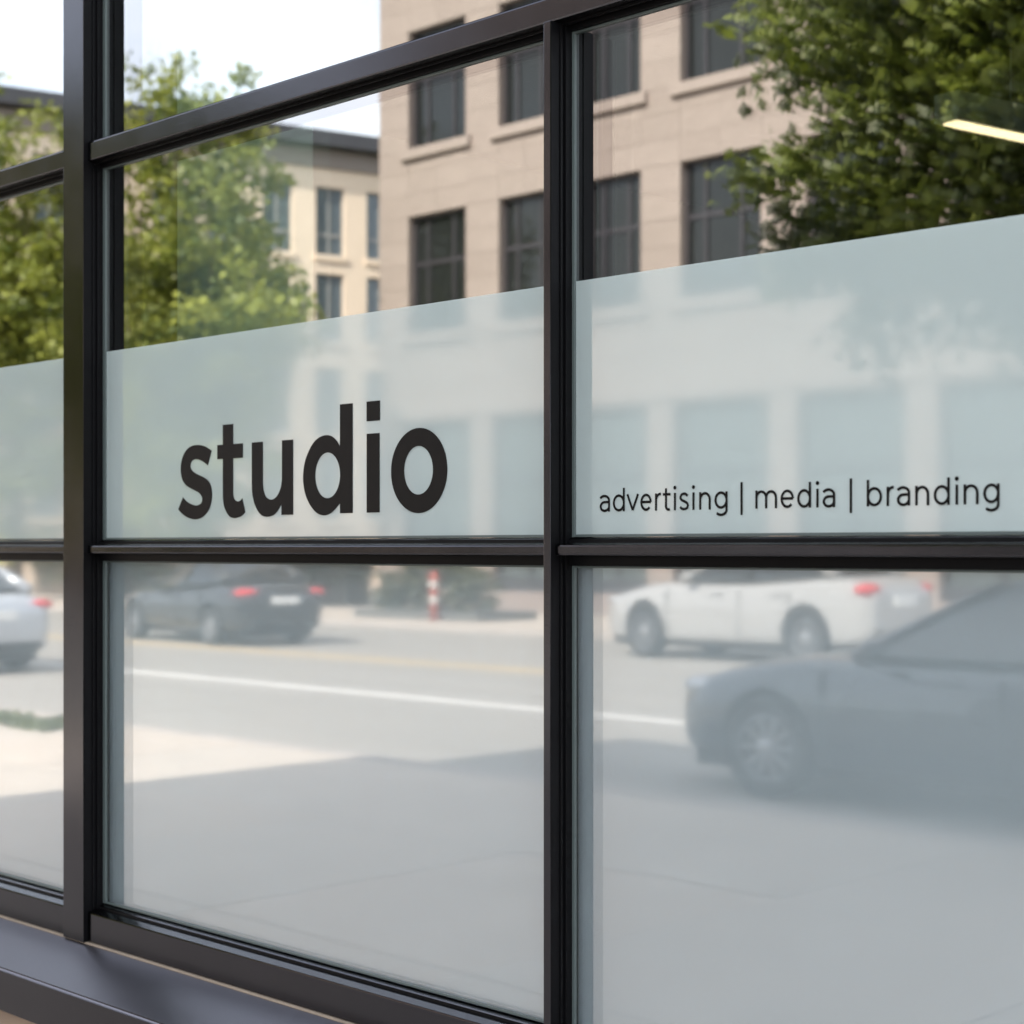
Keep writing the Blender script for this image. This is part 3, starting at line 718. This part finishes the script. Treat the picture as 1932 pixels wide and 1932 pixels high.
# kerbside planter with shrubs and a red and white post
pl = thing('planter_bed', 'low planter bed with shrubs on the far pavement', 'planter', (-27.6, -23.4, 0.1))
MB().box(-2.0, 2.0, -0.9, 0.9, 0, 0.18, 0.03).build('border', mat('planter_border', (0.10, 0.10, 0.095), 0.8, var=0.1), pl)
rng = np.random.default_rng(9)
for k, (px_, hh) in enumerate([(-1.3, 0.8), (-0.3, 1.25), (0.8, 0.9)]):
    cen = np.stack([px_ + rng.normal(size=60) * 0.36, rng.normal(size=60) * 0.25, 0.2 + hh * rng.random(60)], 1)
    o = link('shrub', leaf_mesh('shrub', cen, np.full(60, 0.2), 30, 0.10, rng, np.clip(0.4 + 0.2 * rng.normal(size=60), 0, 1)), M_hedge, pl)
M_red = mat('red_post_paint', (0.45, 0.09, 0.06), 0.5)
bo = thing('bollard', 'red and white striped post beside the planter bed', 'bollard', (-26.7, -22.3, 0.1))
MB().lathe([(0.085, 0.0), (0.085, 0.98), (0.06, 1.04), (0.0001, 1.06)], 'z', 16).build('post', M_red, bo, True)
for z in (0.38, 0.70): MB().lathe([(0.088, z), (0.090, z + 0.01), (0.090, z + 0.13), (0.088, z + 0.14)], 'z', 16, False).build('white_band', M_white, bo, True)

# grass strip along the near kerb, far left
rng = np.random.default_rng(2); n = 420
cen = np.stack([rng.uniform(-24, -12.9, n), rng.uniform(-5.62, -5.28, n), np.full(n, GZ + 0.03)], 1)
gs = link('grass_strip', leaf_mesh('grass_strip', cen, np.full(n, 0.10), 14, 0.06, rng, np.clip(0.5 + 0.2 * rng.normal(size=n), 0, 1)), M_grass); gs['kind'] = 'stuff'

# ------------------------------------------------------------------ cars
M_tyre = mat('tyre_rubber', (0.015, 0.015, 0.016), 0.8, bump=0.2)
M_rim = mat('alloy_rim', (0.38, 0.385, 0.40), 0.35, 0.7)
M_carglass = mat('car_glass', (0.012, 0.014, 0.016), 0.04, spec=0.9)
M_redlight = mat('tail_light_red', (0.60, 0.02, 0.025), 0.12, spec=0.8)
M_clearlight = mat('head_light_clear', (0.55, 0.56, 0.58), 0.08, 0.4)
M_plate = mat('licence_plate_white', (0.75, 0.75, 0.73), 0.5)
M_trim = mat('black_trim', (0.012, 0.012, 0.013), 0.5)
P_dark = mat('dark_blue_paint', (0.015, 0.025, 0.040), 0.25, 0.2, coat=1.0, rvar=0.02)
P_white = mat('white_car_paint', (0.36, 0.355, 0.35), 0.3, coat=1.0)
P_black = mat('black_car_paint', (0.008, 0.009, 0.011), 0.25, 0.1, coat=1.0)
P_silver = mat('silver_car_paint', (0.46, 0.48, 0.51), 0.3, 0.5, coat=1.0)

def interp(tab, x):
    for (a_, b_) in zip(tab, tab[1:]):
        if a_[0] <= x <= b_[0]:
            t = (x - a_[0]) / (b_[0] - a_[0]); t = t * t * (3 - 2 * t) * 0.4 + t * 0.6
            return a_[1] + (b_[1] - a_[1]) * t
    return tab[0][1] if x < tab[0][0] else tab[-1][1]
TOPT = [(-2.40, 0.86), (-2.30, 1.01), (-1.75, 1.06), (-1.0, 1.00), (0.0, 0.96), (0.9, 0.96), (1.2, 0.95), (1.8, 0.86), (2.2, 0.74), (2.38, 0.60)]
WIDT = [(-2.40, 0.70), (-2.25, 0.83), (-1.6, 0.90), (-0.5, 0.915), (0.6, 0.915), (1.4, 0.90), (1.95, 0.84), (2.25, 0.70), (2.38, 0.52)]
BOTT = [(-2.40, 0.42), (-2.25, 0.26), (-1.7, 0.22), (1.8, 0.20), (2.2, 0.22), (2.38, 0.34)]
WHX = (-1.40, 1.40); WR = 0.335
def car_body():
    bm = bmesh.new(); xs = [-2.40, -2.36, -2.28, -2.1, -1.9, -1.6, -1.2, -0.8, -0.3, 0.3, 0.8, 1.0, 1.25, 1.5, 1.75, 1.95, 2.1, 2.22, 2.32, 2.38]
    rings = []
    for x in xs:
        zt, wd_, zb = interp(TOPT, x), interp(WIDT, x), interp(BOTT, x)
        hgt = zt - zb
        half = [(0.0, zt + 0.012), (0.45 * wd_, zt + 0.006), (0.80 * wd_, zt - 0.012), (0.925 * wd_, zt - 0.05), (0.975 * wd_, zt - 0.14 * hgt / 0.7), (1.0 * wd_, zb + hgt * 0.55),
                (0.985 * wd_, zb + hgt * 0.28), (0.955 * wd_, zb + 0.07), (0.90 * wd_, zb), (0.0, zb)]
        ring = [bm.verts.new((x, y, z)) for y, z in half] + [bm.verts.new((x, -y, z)) for y, z in half[-2:0:-1]]
        rings.append(ring)
    n = len(rings[0])
    for a_, b_ in zip(rings, rings[1:]):
        for k in range(n): bm.faces.new((a_[k], a_[(k + 1) % n], b_[(k + 1) % n], b_[k]))
    bm.faces.new(rings[0]); bm.faces.new(rings[-1])
    bmesh.ops.recalc_face_normals(bm, faces=bm.faces[:])
    me = bpy.data.meshes.new('body'); bm.to_mesh(me); bm.free()
    o = bpy.data.objects.new('body', me); COL.objects.link(o)
    ss = o.modifiers.new('s', 'SUBSURF'); ss.levels = 2; ss.render_levels = 2
    cut = MB()
    for wx_ in WHX:
        for sy in (-1, 1):
            b2 = bmesh.new(); bmesh.ops.create_cone(b2, cap_ends=True, segments=36, radius1=WR + 0.055, radius2=WR + 0.055, depth=0.5,
                                                   matrix=Matrix.Translation((wx_, sy * 0.85, WR + 0.01)) @ Matrix.Rotation(R(90), 4, 'X'))
            cut.add(b2)
    co = cut.build('cut', None)
    bo_ = o.modifiers.new('b', 'BOOLEAN'); bo_.operation = 'DIFFERENCE'; bo_.object = co; bo_.solver = 'EXACT'
    dg = bpy.context.evaluated_depsgraph_get(); dg.update()
    me2 = bpy.data.meshes.new_from_object(o.evaluated_get(dg), depsgraph=dg); me2.name = 'body'
    bpy.data.objects.remove(o); bpy.data.objects.remove(co)
    me2.shade_smooth()
    try: me2.set_sharp_from_angle(angle=R(38))
    except Exception: pass
    return me2
# greenhouse corner lines (x, half width, z):   belt line and roof line
BA, BB_, BC = (0.78, 0.78, 0.960), (-0.46, 0.855, 0.985), (-1.80, 0.74, 1.065)
RA, RB, RC = (-0.14, 0.60, 1.405), (-0.56, 0.635, 1.445), (-1.12, 0.585, 1.395)
def quad(m, pts): m.poly([Vector(p) for p in pts])
def fl(p): return (p[0], -p[1], p[2])
def make_car(paint, label, loc, rz, group):
    t = thing('parked_car', label, 'car', (0, 0, 0), 0, group)
    link('body', car_body(), paint, t)
    # roof: smooth crowned panel
    bm = bmesh.new(); nx, ny = 9, 9; vv = []
    for i in range(nx):
        u = i / (nx - 1); x = RA[0] + 0.05 + (RC[0] - 0.06 - RA[0] - 0.05) * u
        zz = RA[2] * (1 - u) ** 2 + 2 * u * (1 - u) * 1.50 + RC[2] * u * u; ww = (RA[1] * (1 - u) ** 2 + 2 * u * (1 - u) * 0.675 + RC[1] * u * u) + 0.02
        vv.append([bm.verts.new((x, ww * (2 * j / (ny - 1) - 1), zz + 0.012 - 0.055 * abs(2 * j / (ny - 1) - 1) ** 3)) for j in range(ny)])
    for i in range(nx - 1):
        for j in range(ny - 1): bm.faces.new((vv[i][j], vv[i + 1][j], vv[i + 1][j + 1], vv[i][j + 1]))
    r_ = bmesh.ops.extrude_face_region(bm, geom=bm.faces[:]); bmesh.ops.translate(bm, verts=[q for q in r_['geom'] if isinstance(q, bmesh.types.BMVert)], vec=(0, 0, -0.03))
    bmesh.ops.recalc_face_normals(bm, faces=bm.faces[:])
    me = bpy.data.meshes.new('roof'); bm.to_mesh(me); bm.free(); link('roof', me, paint, t, True)
    # glass: curved panels
    def panel(name, c00, c10, c11, c01, bulge, m_, nu=8, nv=6):
        b = bmesh.new(); g = []
        c00, c10, c11, c01 = map(Vector, (c00, c10, c11, c01))
        nrm = (c10 - c00).cross(c01 - c00).normalized()
        for i in range(nu + 1):
            u = i / nu; row = []
            for j in range(nv + 1):
                v = j / nv; p = c00.lerp(c10, u).lerp(c01.lerp(c11, u), v)
                row.append(b.verts.new(p + nrm * bulge * (4 * u * (1 - u)) * 0.9 + nrm * bulge * 0.4 * 4 * v * (1 - v)))
            g.append(row)
        for i in range(nu):
            for j in range(nv): b.faces.new((g[i][j], g[i + 1][j], g[i + 1][j + 1], g[i][j + 1]))
        me_ = bpy.data.meshes.new(name); b.to_mesh(me_); b.free(); return link(name, me_, m_, t, True)
    panel('windscreen', fl(BA), BA, RA, fl(RA), 0.05, M_carglass)
    panel('rear_window', BC, fl(BC), fl(RC), RC, 0.05, M_carglass)
    for sg in (1, -1):
        f = (lambda p: p) if sg == 1 else fl
        pa, pb, pc_, ra, rb, rc = f(BA), f(BB_), f(BC), f(RA), f(RB), f(RC)
        if sg == 1:
            panel('side_window', pb, pa, ra, rb, -0.012, M_carglass); panel('side_window', pc_, pb, rb, rc, -0.012, M_carglass)
        else:
            panel('side_window', pa, pb, rb, ra, -0.012, M_carglass); panel('side_window', pb, pc_, rc, rb, -0.012, M_carglass)
        pil = MB()
        out_ = Vector((0, 0.004 * sg, 0.004))
        pil.tube([Vector(pa) + out_, Vector(pa).lerp(Vector(ra), .5) + out_ * 2, Vector(ra) + out_], [0.045, 0.034, 0.034], 8)
        pil.tube([Vector(pc_) + out_, Vector(pc_).lerp(Vector(rc), .5) + out_ * 2, Vector(rc) + out_], [0.10, 0.075, 0.05], 8)
        pil.tube([Vector(ra) + out_, Vector(rb) + out_ * 2, Vector(rc) + out_], [0.034, 0.034, 0.036], 8)
        pil.build('pillar', paint, t, True)
        bp_ = MB(); bp_.tube([Vector(pb) + out_, Vector(rb) + out_], [0.035, 0.028], 6); bp_.build('door_pillar', M_trim, t, True)
        mi = MB(); mi.ell((0.50, sg * 0.99, 1.02), (0.085, 0.10, 0.07)); mi.tube([(0.52, sg * 0.86, 0.96), (0.51, sg * 0.95, 1.0)], 0.025, 6)
        mi.build('mirror', paint, t, True)
        for xh in (0.05, -0.95):
            MB().box(xh - 0.10, xh + 0.10, sg * 0.90, sg * 0.932, 0.815, 0.84, 0.008).build('door_handle', paint, t)
        # door gaps: thin dark recess lines
        dg_ = MB()
        for xx in (0.95, -0.32, -1.15): dg_.box(xx - 0.006, xx + 0.006, sg * 0.870, sg * 0.9105, 0.33, 0.86)
        dg_.build('door_gap', M_trim, t)
        tl = MB(); tl.ell((-2.22, sg * 0.63, 0.895), (0.16, 0.25, 0.082), 14, 8); tl.build('taillight', M_redlight, t, True)
        hl = MB(); hl.ell((2.02, sg * 0.62, 0.70), (0.25, 0.17, 0.075), 14, 8); hl.build('headlight', M_clearlight, t, True)
        fl_ = MB(); fl_.ell((2.22, sg * 0.56, 0.36), (0.06, 0.09, 0.05), 10, 6); fl_.build('fog_lamp', M_trim, t, True)
    MB().box(-2.425, -2.37, -0.26, 0.26, 0.70, 0.83, 0.01).build('licence_plate', M_plate, t)
    MB().box(-2.40, -2.20, -0.62, 0.62, 0.30, 0.41, 0.03).build('rear_bumper_insert', M_trim, t)
    gr = MB(); gr.box(2.30, 2.385, -0.36, 0.36, 0.46, 0.60, 0.02); gr.build('grille', M_trim, t)
    MB().box(-2.1, 2.1, -0.72, 0.72, 0.16, 0.30).build('underbody', M_trim, t)
    # wheels
    tm = MB().lathe([(0.225, -0.10), (0.30, -0.11), (0.327, -0.095), (WR, -0.06), (WR, 0.06), (0.327, 0.095), (0.30, 0.11), (0.225, 0.10)], 'y', 36, True).mesh('tyre')
    rb_ = MB().lathe([(0.232, -0.10), (0.232, 0.095), (0.216, 0.10), (0.205, 0.06), (0.205, -0.06)], 'y', 36, True)
    for k in range(10):
        b2 = bmesh.new(); bmesh.ops.create_cube(b2, size=1, matrix=Matrix.Rotation(R(36 * k), 4, 'Y') @ Matrix.Translation((0.13, 0.065, 0)) @ Matrix.Diagonal((0.17, 0.025, 0.026, 1)))
        rb_.add(b2)
    rb_.lathe([(0.055, 0.04), (0.06, 0.085), (0.03, 0.095), (0.001, 0.096)], 'y', 16)
    rm = rb_.mesh('rim')
    dk = MB().lathe([(0.20, -0.02), (0.20, 0.005)], 'y', 24).mesh('brake_disc')
    for wx_ in WHX:
        for sy in (1, -1):
            wh = link('wheel', tm, M_tyre, t, True); wh.location = (wx_, sy * 0.79, WR)
            if sy == -1: wh.rotation_euler = (0, 0, math.pi)
            link('rim', rm, M_rim, wh, False); link('brake_disc', dk, M_trim, wh)
            la = MB(); la.lathe([(WR + 0.05, -0.42), (WR + 0.05, -0.14), (0.02, -0.14)], 'y', 24)
    t.location = loc; t.rotation_euler = (0, 0, rz)
    return t
GRP = 'cars along the street'
car0 = make_car(P_dark, 'dark blue sedan parked at the near kerb in the shade', (-5.36, -7.92, 0), math.pi, GRP)
def repaint(o, p_old, p_new):
    for ch in o.children_recursive:
        for s in ch.material_slots:
            if s.material == p_old: s.link = 'OBJECT'; s.material = p_new
for (p, lab, loc, rz) in [(P_white, 'white sedan parked at the far kerb with red tail lights', (-15.25, -18.32, 0), math.pi),
                          (P_black, 'black sedan driving away on the far lane', (-25.25, -15.70, 0), math.pi + R(6)),
                          (P_silver, 'silver sedan parked at the near kerb beyond the shadow', (-22.7, -8.85, 0), math.pi)]:
    c = copy_tree(car0); c.location = loc; c.rotation_euler = (0, 0, rz); c['label'] = lab
    repaint(c, P_dark, p)
    if p == P_white: c.scale = (1.04, 1.02, 1.20)
